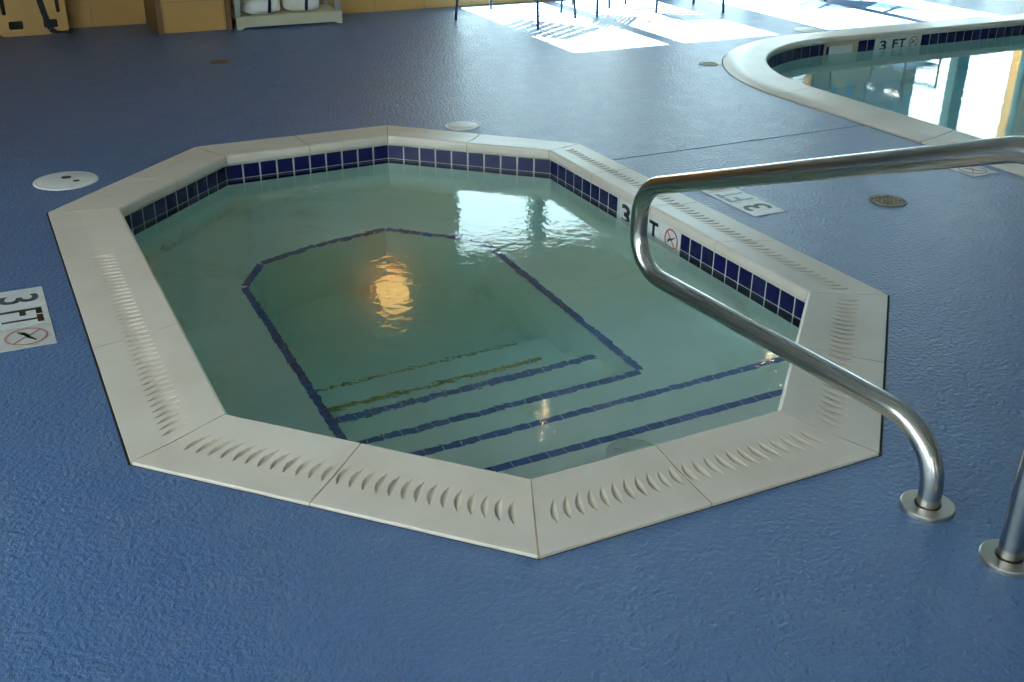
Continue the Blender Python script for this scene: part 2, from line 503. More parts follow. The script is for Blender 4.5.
# depth marker in the tile band (right side, faces -X)
xm = lerp(WALL[2], WALL[3], (1.69-WALL[2][1])/(WALL[3][1]-WALL[2][1]))[0]
dxy = Vector((WALL[3][0]-WALL[2][0], WALL[3][1]-WALL[2][1])).normalized()
def mk_xf(y0, off):   # text u runs towards -Y, v up, thickness towards the water
    u = Vector((-dxy.x, -dxy.y, 0)); v = Vector((0, 0, 1)); w = u.cross(v)
    o = Vector((xm+(y0-1.69)*dxy.x/dxy.y, y0, 0))+w*off
    return Matrix(((u.x, v.x, w.x, o.x), (u.y, v.y, w.y, o.y), (u.z, v.z, w.z, o.z), (0, 0, 0, 1)))
b = MB(); X = mk_xf(MK[1], .0035)
b.box((0, ZB, 0), (MK[1]-MK[0], ZT+.004, .0035), X)
plate = tb(b, 'depth_marker', MT['sign'])
X = mk_xf(MK[1], .0072)
bk = MB(); rd = MB(); l3 = MB(); lf = MB(); lt = MB()
put_text(l3, '3', .062, .082, .0008, X @ Matrix.Translation((.022, -.115, 0)), .03)
put_text(lf, 'F', .050, .068, .0008, X @ Matrix.Translation((.160, -.104, 0)), .03)
put_text(lt, 'T', .060, .068, .0008, X @ Matrix.Translation((.222, -.104, 0)), .03)
no_dive(rd, bk, (.372, -.070), .040, X, .0065)
for mbx, nm, mm in ((l3, 'numeral', MT['black']), (lf, 'letter', MT['black']), (lt, 'letter', MT['black']), (bk, 'diver_figure', MT['black']), (rd, 'no_diving_ring', MT['red'])):
    mbx.build(nm, mm, plate, xf=Matrix.Translation(-TL))

# basin
ZF = -1.03
b = MB()
n = 8
FL = offset(INN, .017)
b.add([(*p, -.018) for p in FL]+[(*p, ZF) for p in FL], [(i, (i+1) % n, n+(i+1) % n, n+i)[::-1] for i in range(n)])
b.add([(*p, ZF) for p in FL], [tuple(range(n))])
IN2 = offset(INN, .0165)
XL, XR = -.048, .918                 # footwell sides
Y1, Y2, Y3, Y4, Y5, Y6 = .573, .825, 1.050, 1.325, 1.475, 1.672
Z1, Z2, Z3, Z4, Z5, Z6 = -.24, -.375, -.51, -.665, -.775, -.86
b.prism(clip(IN2, 0, 1, Y1), ZF, Z1)
b.prism(clip(IN2, 0, 1, Y2), ZF, Z2)
b.prism(clip(IN2, 0, 1, Y3), ZF, Z3)
foot = clip(clip(IN2, -1, 0, -XL), 1, 0, XR)
b.prism(clip(foot, 0, 1, Y4), ZF, Z4)
b.prism(clip(foot, 0, 1, Y5), ZF, Z5)
b.prism(clip(foot, 0, 1, Y6), ZF, Z6)
FOOT = [(XL, Y3), (XR, Y3), (XR, 2.24), (.61, 2.52), (.30, 2.47), (.06, 2.38), (XL, 2.20)]
rest = clip(IN2, 0, -1, -Y3)
b.prism(clip(rest, 1, 0, XL), ZF, Z3)
b.prism(clip(rest, -1, 0, -XR), ZF, Z3-.0006)
for kk, (p, q) in enumerate(((FOOT[2], FOOT[3]), (FOOT[3], FOOT[4]), (FOOT[4], FOOT[5]), (FOOT[5], FOOT[6]))):
    d = Vector((q[0]-p[0], q[1]-p[1])).normalized(); nx, ny = d.y, -d.x     # outward for anticlockwise
    pl_ = clip(rest, -nx, -ny, -(nx*p[0]+ny*p[1]))
    b.prism(pl_, ZF, Z3-.0012*(kk+1))
basin = tb(b, 'basin', MT['plaster'])

def strip(mb, p, q, w, z, side, tile=.052):
    p = Vector(p); q = Vector(q); L = (q-p).length; d = (q-p)/L; nn = Vector((-d.y, d.x))*side
    m = max(1, round(L/tile)); g = .0012 if tile else 0
    for i in range(m):
        a0, a1 = p+d*(L*i/m+g), p+d*(L*(i+1)/m-g)
        P = [a0, a1, a1+nn*w, a0+nn*w]
        if side < 0: P = P[::-1]
        mb.prism([tuple(v) for v in P], z-.012, z+.002)
def chord(y):
    xs = []
    for i in range(8):
        a, c = IN2[i], IN2[(i+1) % 8]
        if (a[1]-y)*(c[1]-y) < 0: t = (y-a[1])/(c[1]-a[1]); xs.append(a[0]+t*(c[0]-a[0]))
    return min(xs), max(xs)
SW = .027
for y, z in ((Y1, Z1), (Y2, Z2)):
    x0, x1 = chord(y); b = MB(); strip(b, (x0, y+.003), (x1, y+.003), SW, z, -1)
    tb(b, 'step_edge_tile', MT['edge'])
b = MB(); strip(b, (XL-.003, Y3+.003), (XR+.003, Y3+.003), SW, Z3, -1); tb(b, 'step_edge_tile', MT['edge'])
b = MB(); strip(b, (XL, Y4+.003), (XR, Y4+.003), .032, Z4, -1); tb(b, 'step_edge_tile', MT['edge'])
for y, z, w_ in ((Y5, Z5, .020), (Y6, Z6, .009)):
    b = MB(); strip(b, (XL, y+.003), (XR-.12, y+.003), w_, z, -1)
    tag(tb(b, 'step_edge_stain', MT['dirt']), 'brown stained step edge')
b = MB()
loop = FOOT[1:]+[FOOT[0]]
for p, q in zip(loop, loop[1:]): strip(b, p, q, SW, Z3, -1)
tb(b, 'bench_edge_tile', MT['edge'])

# wall jets, suction cover
def fitting(name, c, d, r, m):
    b = MB(); d = Vector(d).normalized(); c = Vector(c)
    rotm = Matrix.Translation(c) @ d.to_track_quat('Z', 'Y').to_matrix().to_4x4()
    b.lathe([(0, .010), (r*.30, .010), (r*.34, .022), (r*.55, .024), (r*.62, .014), (r*.95, .012), (r, .004), (r, -.004)], n=28)
    o = b.build(name, m, tub, xf=Matrix.Translation(-TL) @ rotm); return o
for x, y, z, e in ((-.131, 2.761, -.405, 5), (-.235, 2.66, -.445, 5), (.45, 2.987, -.375, 4), (1.165, 2.67, -.32, 3)):
    p, q = Vector(FL[e]), Vector(FL[(e+1) % 8]); d = (q-p).normalized(); nn = Vector((-d.y, d.x))
    c = Vector((x, y)); c = p+d*(c-p).dot(d)
    fitting('jet_nozzle', (c.x, c.y, z), (nn.x, nn.y, 0), .050, MT['jet'])
b = MB()
b.lathe([(0, .012), (.03, .0115), (.052, .009), (.066, .004), (.07, 0)], n=36)
for k in range(8):
    a = k*PI/4; b.box((.02, -.003, .009), (.05, .003, .0135), Matrix.Rotation(a, 4, 'Z'))
b.build('suction_cover', MT['grey_abs'], tub, xf=Matrix.Translation(Vector((.53, .475, Z1))-TL))

# water body
b = MB(); WB = offset(INN, .0185); b.prism(WB, ZF-.004, ZW)
tub_water = b.build('hot_tub_water', mat_water('hot_tub_water', (.22, .83, .785), .49, .0009, .0006), loc=(.45, 1.6, ZW))
tag(tub_water, 'greenish rippled water filling the octagonal hot tub over its steps', 'water', None, 'stuff')

# ------------------------------------------------------------------ swimming pool
pool = thing('swimming_pool', 'large swimming pool with rounded corner and cream coping reflecting the windows', 'swimming pool', (6.2, 1.0, 0))
PL = Vector((6.2, 1.0, 0)); PXF = Matrix.Translation(-PL)
PP = [(0, -.05), (0, .002), (.006, .006), (.45, .010), (.93, .0205), (.965, .0215), (.99, .0185), (1.004, .010), (1.006, -.004), (.99, -.016), (.95, -.0215), (.90, -.022), (.90, -.05)]
n = len(POOL_OUT); k = len(PP)
def pool_stone(seq):
    """seq of (outer point, inner point) pairs"""
    b = MB()
    for (P0_, Q0), (P1_, Q1) in zip(seq, seq[1:]):
        A = [(*lerp(P0_, Q0, u), z) for u, z in PP]; B = [(*lerp(P1_, Q1, u), z) for u, z in PP]
        b.add(A+B, [(i, i+1, k+i+1, k+i)[::-1] for i in range(k-1)], True)
    A = [(*lerp(*seq[0], u), z) for u, z in PP]; B = [(*lerp(*seq[-1], u), z) for u, z in PP]
    b.add(A, [tuple(range(k))]); b.add(B, [tuple(range(k-1, -1, -1))])
    o = b.build('coping_stone', MT['coping'], pool, xf=PXF)
    return o
pairs = list(zip(POOL_OUT, POOL_IN))
def split_edge(a, c, m):
    for i in range(m):
        t0, t1 = i/m+.0006, (i+1)/m-.0006
        pool_stone([(lerp(a[0], c[0], t0), lerp(a[1], c[1], t0)), (lerp(a[0], c[0], t1), lerp(a[1], c[1], t1))])
split_edge(pairs[0], pairs[1], 6)
split_edge(pairs[1], pairs[2], 7)
split_edge(pairs[2], pairs[3], 5)
arc = pairs[3:]
for s0 in (0, 5, 10, 15): pool_stone(arc[s0:s0+6])
split_edge(pairs[-1], pairs[0], 6)
b = MB(); b.plate(pool_loop(PX0-gap+.001, PYF+gap-.001, PR+gap-.001, PX1+gap-.001, PY0-gap+.001), [pool_loop(PX0-.0005, PYF+.0005, PR, PX1+.0005, PY0-.0005)], -.03, -.003)
b.build('caulk_line', MT['caulk'], pool, xf=PXF)

# tile band of the pool
ZPT, ZPB = -.024, -.118
PMK = (4.80, 5.215); SKM = (4.34, 4.64)
b = MB(); m_ = len(POOL_WALL)
for i in range(m_):
    p, q = Vector(POOL_WALL[i]), Vector(POOL_WALL[(i+1) % m_]); L = (q-p).length
    if L < 1e-6: continue
    d = (q-p)/L; nn = Vector((-d.y, d.x))
    rot = Matrix.Translation((p.x, p.y, 0)) @ Matrix(((d.x, nn.x, 0, 0), (d.y, nn.y, 0, 0), (0, 0, 1, 0), (0, 0, 0, 1)))
    b.mi = 0; b.box((0, -.01, ZPB-.004), (L, .003, -.019), rot)
    b.mi = 1
    cnt = max(1, round(L/.084)); pit = L/cnt
    for j in range(cnt):
        x0, x1 = j*pit+.004, (j+1)*pit-.004
        if i == 2:
            xx = p.x+d.x*(x0+x1)/2
            if PMK[0]-.02 < xx < PMK[1]+.02 or SKM[0]-.02 < xx < SKM[1]+.02: continue
        b.box((x0, .002, ZPB), (x1, .006, ZPT), rot)
b.build('waterline_tile', [MT['grout'], MT['tile']], pool, xf=PXF)
YB = PYF-PW+.016
b = MB(); b.box((PMK[0], YB-.0065, ZPB), (PMK[1], YB-.0025, ZPT+.004))
pm = b.build('depth_marker', MT['sign'], pool, xf=PXF)
def pm_xf(x, z): return Matrix(((1, 0, 0, x), (0, 0, -1, YB-.0068), (0, 1, 0, z), (0, 0, 0, 1)))
bk = MB(); rd = MB()
l3 = MB(); lf = MB(); lt = MB()
put_text(l3, '3', .060, .068, .0008, pm_xf(PMK[0]+.05, -.105), .03)
put_text(lf, 'F', .050, .060, .0008, pm_xf(PMK[0]+.165, -.096), .03)
put_text(lt, 'T', .060, .060, .0008, pm_xf(PMK[0]+.225, -.096), .03)
l3.build('numeral', MT['black'], pm, xf=PXF); lf.build('letter', MT['black'], pm, xf=PXF); lt.build('letter', MT['black'], pm, xf=PXF)
no_dive(rd, bk, (0, 0), .036, pm_xf(PMK[0]+.362, -.066), .008)
bk.build('diver_figure', MT['black'], pm, xf=PXF); rd.build('no_diving_ring', MT['redpale'], pm, xf=PXF)
# skimmer mouth
b = MB()
fr = [(SKM[0], ZPB+.005), (SKM[1], ZPB+.005), (SKM[1], ZPT), (SKM[0], ZPT)]
ho = [(SKM[0]+.03, ZPB+.02), (SKM[1]-.03, ZPB+.02), (SKM[1]-.03, ZPT-.02), (SKM[0]+.03, ZPT-.02)]
b.plate(fr, [ho], 0, .006)
sk = b.build('skimmer_mouth', MT['tantile'], pool, xf=PXF @ Matrix(((1, 0, 0, 0), (0, 0, -1, YB-.002), (0, 1, 0, 0), (0, 0, 0, 1))))
b = MB(); b.box((SKM[0]+.028, YB-.0045, ZPB+.018), (SKM[1]-.028, YB-.003, ZPT-.018))
b.build('flap', MT['grey_abs'], sk, xf=PXF)
# basin
ZPF = -1.15
b = MB(); W_ = pool_loop(PX0+PW-.017, PYF-PW+.017, PR-PW+.017, PX1-PW+.017, PY0+PW-.017); n = len(W_)
b.add([(*p, -.018) for p in W_]+[(*p, ZPF) for p in W_], [(i, (i+1) % n, n+(i+1) % n, n+i)[::-1] for i in range(n)])
b.add([(*p, ZPF) for p in W_], [tuple(range(n))])
b.build('basin', MT['plaster2'], pool, xf=PXF)
b = MB(); b.prism(pool_loop(PX0+PW-.0185, PYF-PW+.0185, PR-PW+.0185, PX1-PW+.0185, PY0+PW-.0185), ZPF-.004, ZW-.004)
tag(b.build('pool_water', mat_water('pool_water', (.22, .86, .84), .28, .0005, .0002), loc=(6.2, 1.0, ZW)),
    'calm turquoise water of the large pool mirroring the bright windows', 'water', None, 'stuff')

# ------------------------------------------------------------------ handrail
B1 = Vector((.821, -.206, 0)); RD = Vector((-.049, .998, 0)).normalized()
def fillet(pts, rad):
    out = [pts[0]]
    for i in range(1, len(pts)-1):
        p = pts[i]; a = (pts[i-1]-p).normalized(); c = (pts[i+1]-p).normalized()
        ang = a.angle(c); r = rad[i-1]; t = r/math.tan(ang/2)
        s, e = p+a*t, p+c*t; cen = p+(a+c).normalized()*(r/math.sin(ang/2))
        for k in range(13):
            f = k/12; sp = (s-cen).normalized(); ep = (e-cen).normalized(); om = sp.angle(ep)
            out.append(cen+(sp*math.sin((1-f)*om)+ep*math.sin(f*om))/math.sin(om)*r)
    out.append(pts[-1]); return out
V2 = Vector
path = fillet([V2((-.203, 0)), V2((-.203, .845)), V2((1.078, .402)), V2((1.078, .168)), V2((0, .179)), V2((0, 0))], [.145, .118, .112, .132])
P3 = []
for a, c in zip(path, path[1:]):
    m = max(1, int((c-a).length/.06))
    for i in range(m): P3.append(a+(c-a)*i/m)
P3.append(path[-1])
rail = thing('handrail', 'bent stainless steel handrail reaching over the hot tub steps from the deck', 'handrail', (B1.x, B1.y-.1, 0))
RL = Vector((B1.x, B1.y-.1, 0)); RXF = Matrix.Translation(-RL)
b = MB(); b.tube([B1+RD*p.x+Vector((0, 0, p.y)) for p in P3], .0243, 28, up=(1, 0, 0))
b.build('rail_tube', MT['steel'], rail, xf=RXF)
for s_ in (-.203, 0):
    b = MB(); c = B1+RD*s_
    b.lathe([(.0275, .0), (.0275, .0105), (.0285, .0115), (.0535, .0115), (.0555, .0100), (.0560, .0080), (.0560, 0)], c, 56, False)
    o = b.build('flange', MT['flange'], rail, xf=RXF)

# ------------------------------------------------------------------ things set in the deck
def deck_marker(name, label, x0, y0, ang, inks, near_dark):
    """three 15 cm tiles in a row: 3 / FT / no diving. Local u along the reading direction, v up"""
    T_ = .1465
    root = thing(name, label, 'depth marker', (x0, y0, 0), ang)
    for i in range(3):
        b = MB(); b.box((i*T_+.001, .001, -.003), ((i+1)*T_-.001, T_-.001, .0022), None, .0008)
        t = b.build('sign_tile', MT['sign_b'] if i == 2 else MT['sign'], root)
        I = Matrix.Translation((i*T_, 0, .0024))
        if i == 0:
            k_ = MB(); put_text(k_, '3', .062, .112, .0006, I @ Matrix.Translation((.05, .017, 0)), .01)
            k_.build('numeral', inks[0], t)
        elif i == 1:
            for ch_, x_, w_ in (('F', .020, .046), ('T', .074, .052)):
                k_ = MB(); put_text(k_, ch_, w_, .112, .0006, I @ Matrix.Translation((x_, .017, 0)), .01)
                k_.build('letter', inks[1], t)
        else:
            k_ = MB(); r_ = MB(); no_dive(r_, k_, (T_/2, T_/2), .054, I, .006)
            k_.build('diver_figure', inks[2], t); r_.build('no_diving_ring', MT['redpale'], t)
    return root
deck_marker('depth_marker', 'white tile depth marker reading 3 FT at left edge, dark lettering', -.744-.1465, 1.860, -PI/2, (MT['inkworn'], MT['inkbrown'], MT['black']), 1)
deck_marker('depth_marker', 'pale worn depth marker between hot tub and floor drain, faded lettering', 1.664+.1465, 1.455, PI/2, (MT['inkworn'], MT['inkpale'], MT['inkpale']), 0)
deck_marker('depth_marker', 'mostly hidden depth marker beside the swimming pool coping, behind the handrail top', 2.800, 1.470+.4395, -PI/2, (MT['inkworn'], MT['inkbrown'], MT['redpale']), 0)

def lid(name, label, x, y, r, ang=0, holes=True):
    root = thing(name, label, 'lid', (x, y, 0), ang)
    b = MB(); b.lathe([(r*1.0, -.004), (r*1.0, .0015), (r*.985, .0042), (r*.90, .0048), (r*.89, .0040), (r*.875, .0048), (0.0005, .0050)], n=56)
    b.build('cover', MT['white_abs'], root)
    if holes:
        for hx, hy, hr in ((.018, .030, .020), (.022, -.040, .013)):
            c = MB(); c.lathe([(hr, .0042), (hr, .0056), (hr*.8, .0062), (.0004, .0058)], (hx, hy, 0), 20)
            c.build('screw', MT['caulk'], root)
    return root
lid('skimmer_lid', 'round white skimmer lid with two dark screws left of the hot tub', -.559, 2.960, .122, .4)
lid('skimmer_lid', 'small round cream lid in the deck behind the hot tub', 1.218, 3.088, .082, 0, False)
lid('skimmer_lid', 'cream round lid set against the far swimming pool coping', 4.52, 4.50, .105, 0, False)

def drain(name, label, x, y, r, m):
    root = thing(name, label, 'drain', (x, y, 0))
    circ = [(r*math.cos(2*PI*k/48), r*math.sin(2*PI*k/48)) for k in range(48)]
    holes = []
    step = r*.285
    for i in range(-3, 4):
        for j in range(-3, 4):
            cx, cy = i*step, j*step
            if math.hypot(cx, cy) < r*.83: holes.append([(cx+s_*.30*step, cy+t_*.30*step) for s_, t_ in ((-1, -1), (1, -1), (1, 1), (-1, 1))])
    b = MB(); b.plate(circ, holes, .0006, .0035); b.build('grate', m, root)
    b = MB(); b.lathe([(r*.98, .0003), (.0005, .0003)], n=32); b.build('sump', MT['dark'], root)
    return root
drain('floor_drain', 'round brass floor drain in the deck right of the hot tub', 2.248, 1.385, .071, MT['brass'])
drain('floor_drain', 'tarnished floor drain in the deck in front of the tan wall', .522, 5.042, .060, MT['brass'])
drain('floor_drain', 'brownish floor drain at the rounded end of the swimming pool', 3.165, 3.815, .058, MT['tanbrass'])

# ------------------------------------------------------------------ room shell
HC = 2.75; HEAD = 1.92
def piece(mb, x0, x1, z0, z1, y0=YW, y1=YW+.22): mb.box((x0, y0, z0), (x1, y1, z1))
WINS = [(2.64, 4.33), (4.70, 6.46), (7.68, 9.34)]
MUL = [(3.385, 3.505), (5.57, 5.68), (8.275, 8.44)]
b = MB()
piece(b, .36, WINS[0][0], 0, HC)
for (a0, a1), (c0, c1) in zip(WINS, WINS[1:]): piece(b, a1, c0, 0, HEAD)
piece(b, WINS[-1][1], RX1, 0, HC)
piece(b, WINS[0][0], WINS[-1][1], HEAD, HC)
for a0, a1 in WINS: piece(b, a0, a1, 0, .045)
struct(b.build('wall_back', MT['wall']))
b = MB(); b.box((RX0, YW+.14, 0), (.36, YW+.36, HC)); struct(b.build('wall_recess', MT['wall']))
b = MB(); b.box((.385, YW-.33, 0), (.815, YW+.1, HC), None, .006); struct(b.build('wall_pier', MT['wall']))
b = MB()
b.box((.355, YW-.345, 0), (.39, YW+.14, HC)); b.box((.812, YW-.345, 0), (.845, YW+.05, HC))
struct(b.build('trim_2', MT['brown']))
# pale band above the windows, peach column, mosaic pier
b = MB(); b.box((WINS[0][0]-.1, YW-.03, HEAD+.03), (WINS[-1][1]+.1, YW, HEAD+.17)); struct(b.build('trim_3', MT['column']))
b = MB(); b.box((9.345, YW-.02, 0), (9.47, YW+.0, HC), None, .004); struct(b.build('trim_4', MT['column']))
b = MB(); random.seed(3)
for i in range(11):
    for j in range(12):
        b.mi = 0 if (i+j) % 2 == 0 else 1
        if j < 5: b.mi = 1
        b.box((6.47+i*.109, YW-.012, j*.155+.002), (6.47+(i+1)*.109-.004, YW, (j+1)*.155-.002))
struct(b.build('trim_5', [MT['tealtile'], MT['tantile']]))
# windows
for i, (a0, a1) in enumerate(WINS):
    root = thing('window_%d' % (i+1), None, None, (a0, YW+.05, 0)); struct(root)
    q = Matrix.Translation((-a0, -YW-.05, 0))
    m0, m1 = MUL[i]
    b = MB(); y0, y1 = YW+.012, YW+.085; w = .035
    b.box((a0, y0, .045), (a0+w, y1, HEAD)); b.box((a1-w, y0, .045), (a1, y1, HEAD)); b.box((m0, y0-.01, .045), (m1, y1+.02, HEAD))
    for u0, u1 in ((a0+w, m0), (m1, a1-w)):
        b.box((u0, y0, HEAD-w), (u1, y1, HEAD)); b.box((u0, y0, .045), (u1, y1, .045+w))
        if i < 1: b.box((u0, y0+.025, .62), (u1, y1-.025, .642))
    b.build('window_frame', MT['frame'], root, xf=q)
    for u0, u1 in ((a0+w*.5, m0+.01), (m1-.01, a1-w*.5)):
        b = MB(); b.box((u0, YW+.046, .05), (u1, YW+.050, HEAD-.01)); b.build('pane', MT['dimming'], root, xf=q)
# remaining walls, ceiling
b = MB(); b.box((RX1, RY0, 0), (RX1+.2, YW+.36, HC)); struct(b.build('wall_right', MT['creamwall']))
def holed_wall(name, axis, c0, c1, lo, hi, wins, m):
    b = MB(); z0, z1 = .35, 2.5
    def bx(u0, u1, za, zb):
        if axis == 'x': b.box((c0, u0, za), (c1, u1, zb))
        else: b.box((u0, c0, za), (u1, c1, zb))
    e = lo
    for a0, a1 in wins: bx(e, a0, 0, HC); bx(a0, a1, 0, z0); bx(a0, a1, z1, HC); e = a1
    bx(e, hi, 0, HC)
    struct(b.build(name, m))
    return z0, z1
LW = [(-4.9, -3.2), (-2.9, -1.2), (-.9, .8), (1.1, 2.1)]
FILL_WIN = [(-3.6, -2.2)]  # unseen window behind the camera, added to let in fill light
z0, z1 = holed_wall('wall_left', 'x', RX0-.2, RX0, RY0, YW+.36, LW, MT['creamwall'])
holed_wall('wall_front', 'y', RY0-.2, RY0, RX0-.2, RX1+.2, FILL_WIN, MT['creamwall'])
wi = len(WINS)
for axis, c, ws in (('x', RX0-.1, LW), ('y', RY0-.1, FILL_WIN)):
    for a0, a1 in ws:
        wi += 1
        pos = (c, a0, 0) if axis == 'x' else (a0, c, 0)
        root = struct(thing('window_%d' % wi, None, None, pos)); q = Matrix.Translation([-v for v in pos])
        b = MB(); g_ = MB(); w = .05
        for u0, u1, za, zb in ((a0, a0+w, z0, z1), (a1-w, a1, z0, z1), (a0+w, a1-w, z0, z0+w), (a0+w, a1-w, z1-w, z1), ((a0+a1)/2-w/2, (a0+a1)/2+w/2, z0+w, z1-w)):
            if axis == 'x': b.box((c-.03, u0, za), (c+.03, u1, zb))
            else: b.box((u0, c-.03, za), (u1, c+.03, zb))
        if axis == 'x': g_.box((c-.002, a0+.02, z0+.02), (c+.002, a1-.02, z1-.02))
        else: g_.box((a0+.02, c-.002, z0+.02), (a1-.02, c+.002, z1-.02))
        b.build('window_frame', MT['frame'], root, xf=q); g_.build('pane', MT['pane'], root, xf=q)
b = MB(); b.box((RX0-.2, RY0-.2, HC), (RX1+.2, YW+.36, HC+.15)); struct(b.build('ceiling', MT['cream']))
b = MB(); b.box((-60, -60, -1.6), (60, 60, -1.5)); struct(b.build('ground', MT['concrete']))

# lamps: one wall lantern beside the windows, round ceiling lights
s = thing('wall_sconce', 'warm glowing wall lamp high on the tan wall, mirrored in the hot tub', 'wall lamp', (1.985, YW, 1.87))
b = MB(); b.box((-.07, -.025, -.03), (.07, 0, .42), None, .008); b.build('back_plate', MT['brown'], s)
b = MB(); b.lathe([(.02, 0), (.10, .03), (.13, .10), (.135, .22), (.11, .31), (.03, .335)], (0, -.175, 0), 28); b.build('lamp_shade', MT['lamp'], s)
for x, y in ((2.75, 4.97), (4.95, 4.97), (-2.4, -1.5), (.4, -3.2), (7.2, 1.0), (6.2, -3.0)):  # those away from the window wall are unseen, added as fill light
    s = thing('ceiling_light', 'small round ceiling light', 'ceiling light', (x, y, HC), 0, 'round ceiling lights')
    b = MB(); b.lathe([(.0005, -.045), (.015, -.043), (.023, -.035), (.024, -.004)], n=28); b.build('diffuser', MT['lamp2'], s)
    b = MB(); b.lathe([(.024, -.03), (.075, -.028), (.085, 0)], n=28); b.build('rim', MT['post'], s)

# ------------------------------------------------------------------ backboard leaning on the left wall
bw, bh = .425, 1.80
lean = math.atan2(.155, bh)
root = thing('rescue_backboard', 'tan plywood rescue backboard with dark hand slots leaning on the wall', 'backboard', (-.385, YW-.035, 0))
root.rotation_euler = (PI/2-lean, 0, 0)
def rr(x0, y0, x1, y1, r, k=5):
    out = []
    for cx, cy, a in ((x1-r, y0+r, -PI/2), (x1-r, y1-r, 0), (x0+r, y1-r, PI/2), (x0+r, y0+r, PI)):
        for i in range(k+1): out.append((cx+r*math.cos(a+i/k*PI/2), cy+r*math.sin(a+i/k*PI/2)))
    return out
slots = []
for sx_ in (-1, 1):
    slots.append(rr(*sorted((sx_*.150, sx_*.062))[:1], .042, sorted((sx_*.150, sx_*.062))[1], .095, .012))
    for yy in (.135, .50, .86, 1.22, 1.50):
        a_, c_ = sorted((sx_*.178, sx_*.152)); slots.append(rr(a_, yy, c_, yy+.13, .011))
b = MB(); b.plate(rr(-bw/2, 0, bw/2, bh, .03), slots, 0, .018)
b.build('board', MT['board'], root)
b = MB(); b.plate(rr(-bw/2+.01, .02, bw/2-.01, bh-.02, .03), [], -.004, -.0008)
b.build('slot_shade', MT['dark'], root)  # dark sheet standing in for the shade seen through the slots
# strap: flat ribbon hanging down the front, ending on the deck
b = MB(); pts = [(.02, .60), (.035, .42), (.055, .26), (.078, .12), (.100, .035), (.125, .006), (.165, -.001), (.205, .001)]
for (x0, y0), (x1, y1) in zip(pts, pts[1:]):
    d = Vector((x1-x0, y1-y0)).normalized(); nn = Vector((-d.y, d.x))*.019
    q = [(x0-nn.x, y0-nn.y), (x0+nn.x, y0+nn.y), (x1+nn.x, y1+nn.y), (x1-nn.x, y1-nn.y)]
    zz = .0185 if y1 > .02 else .020
    b.add([(x, max(y, .002), zz) for x, y in q]+[(x, max(y, .002), zz+.004) for x, y in q], [(0,1,2,3),(7,6,5,4),(0,4,5,1),(1,5,6,2),(2,6,7,3),(3,7,4,0)])
b.build('strap', MT['nylon'], root)

# ------------------------------------------------------------------ towel rack
TX0, TX1, TY0, TY1 = .872, 1.620, YW-.375, YW-.03
root = thing('towel_rack', 'cream open towel rack standing against the tan wall', 'shelf', (TX0, TY0, 0))
q = Matrix.Translation((-TX0, -TY0, 0))
b = MB()
b.add(*(lambda P: ([(x, TY0, z) for x, z in P]+[(x, TY0+.02, z) for x, z in P],
      [tuple(range(len(P))), tuple(range(2*len(P)-1, len(P)-1, -1))]+[(i, len(P)+i, len(P)+(i+1) % len(P), (i+1) % len(P)) for i in range(len(P))]))(
      [(TX0, 0), (TX0+.03, 0), (TX0+.055, .014), (TX1-.055, .014), (TX1-.03, 0), (TX1, 0), (TX1, .082), (TX0, .082)]))
b.build('plinth', MT['shelf'], root, xf=q)
for z in (.066, .62, 1.16):
    b = MB(); b.box((TX0+.002, TY0+.021, z), (TX1-.002, TY1, z+.018)); b.build('shelf_board', MT['shelf'], root, xf=q)
for x in (TX0+.001, TX1-.036):
    for y in (TY0+.022, TY1-.036):
        b = MB(); b.box((x, y, .085), (x+.035, y+.035, 1.5), None, .003); b.build('post', MT['post'], root, xf=q)
def towel(label, x, y, z, w, d, h, rz, seed):
    root = thing('folded_towel', label, 'towel', (x, y, z), rz, 'rolled white towels on the rack')
    rnd = random.Random(seed); U, Vv = 28, 16; vs = []
    ph = [rnd.uniform(0, 6) for _ in range(4)]
    for j in range(Vv+1):
        la = -PI/2+PI*j/Vv
        for i in range(U):
            lo = 2*PI*i/U
            sg = lambda t, e: math.copysign(abs(t)**e, t)
            wob = 1+.05*math.sin(3*lo+ph[0])+.04*math.sin(5*la+2*lo+ph[1])
            vs.append((w/2*sg(math.cos(la), .5)*sg(math.cos(lo), .5)*wob, d/2*sg(math.cos(la), .5)*sg(math.sin(lo), .55)*wob,
                       h/2+h/2*sg(math.sin(la), .6)*(1+.06*math.sin(2*lo+ph[2])*(la > 0))))
    zmin = min(v[2] for v in vs); vs = [(a, b_, c-zmin) for a, b_, c in vs]
    b = MB(); b.add(vs, [(j*U+i, j*U+(i+1) % U, (j+1)*U+(i+1) % U, (j+1)*U+i) for j in range(Vv) for i in range(U)], True)
    b.build('terry_cloth', MT['towel'], root)
    b = MB(); P = []
    for k in range(21):
        a = PI*k/20
        P.append((w*.08+.02*math.sin(a), -d*.53*math.copysign(abs(math.cos(a))**.5, math.cos(a)), h*.12+h*.93*abs(math.sin(a))**.6))
    b.tube(P, .011, 10); b.build('band', MT['navy'], root)
    return root
towel('rolled white towel with navy band at left end of the rack', 1.075, TY0+.125, .0845, .26, .19, .10, .12, 1)
towel('rolled white towel with navy band at right end of the rack', 1.375, TY0+.16, .0845, .27, .26, .15, -.2, 2)
towel('white towel lying behind the left rolled towel against the post', 1.00, TY1-.062, .0845, .16, .085, .16, .0, 3)

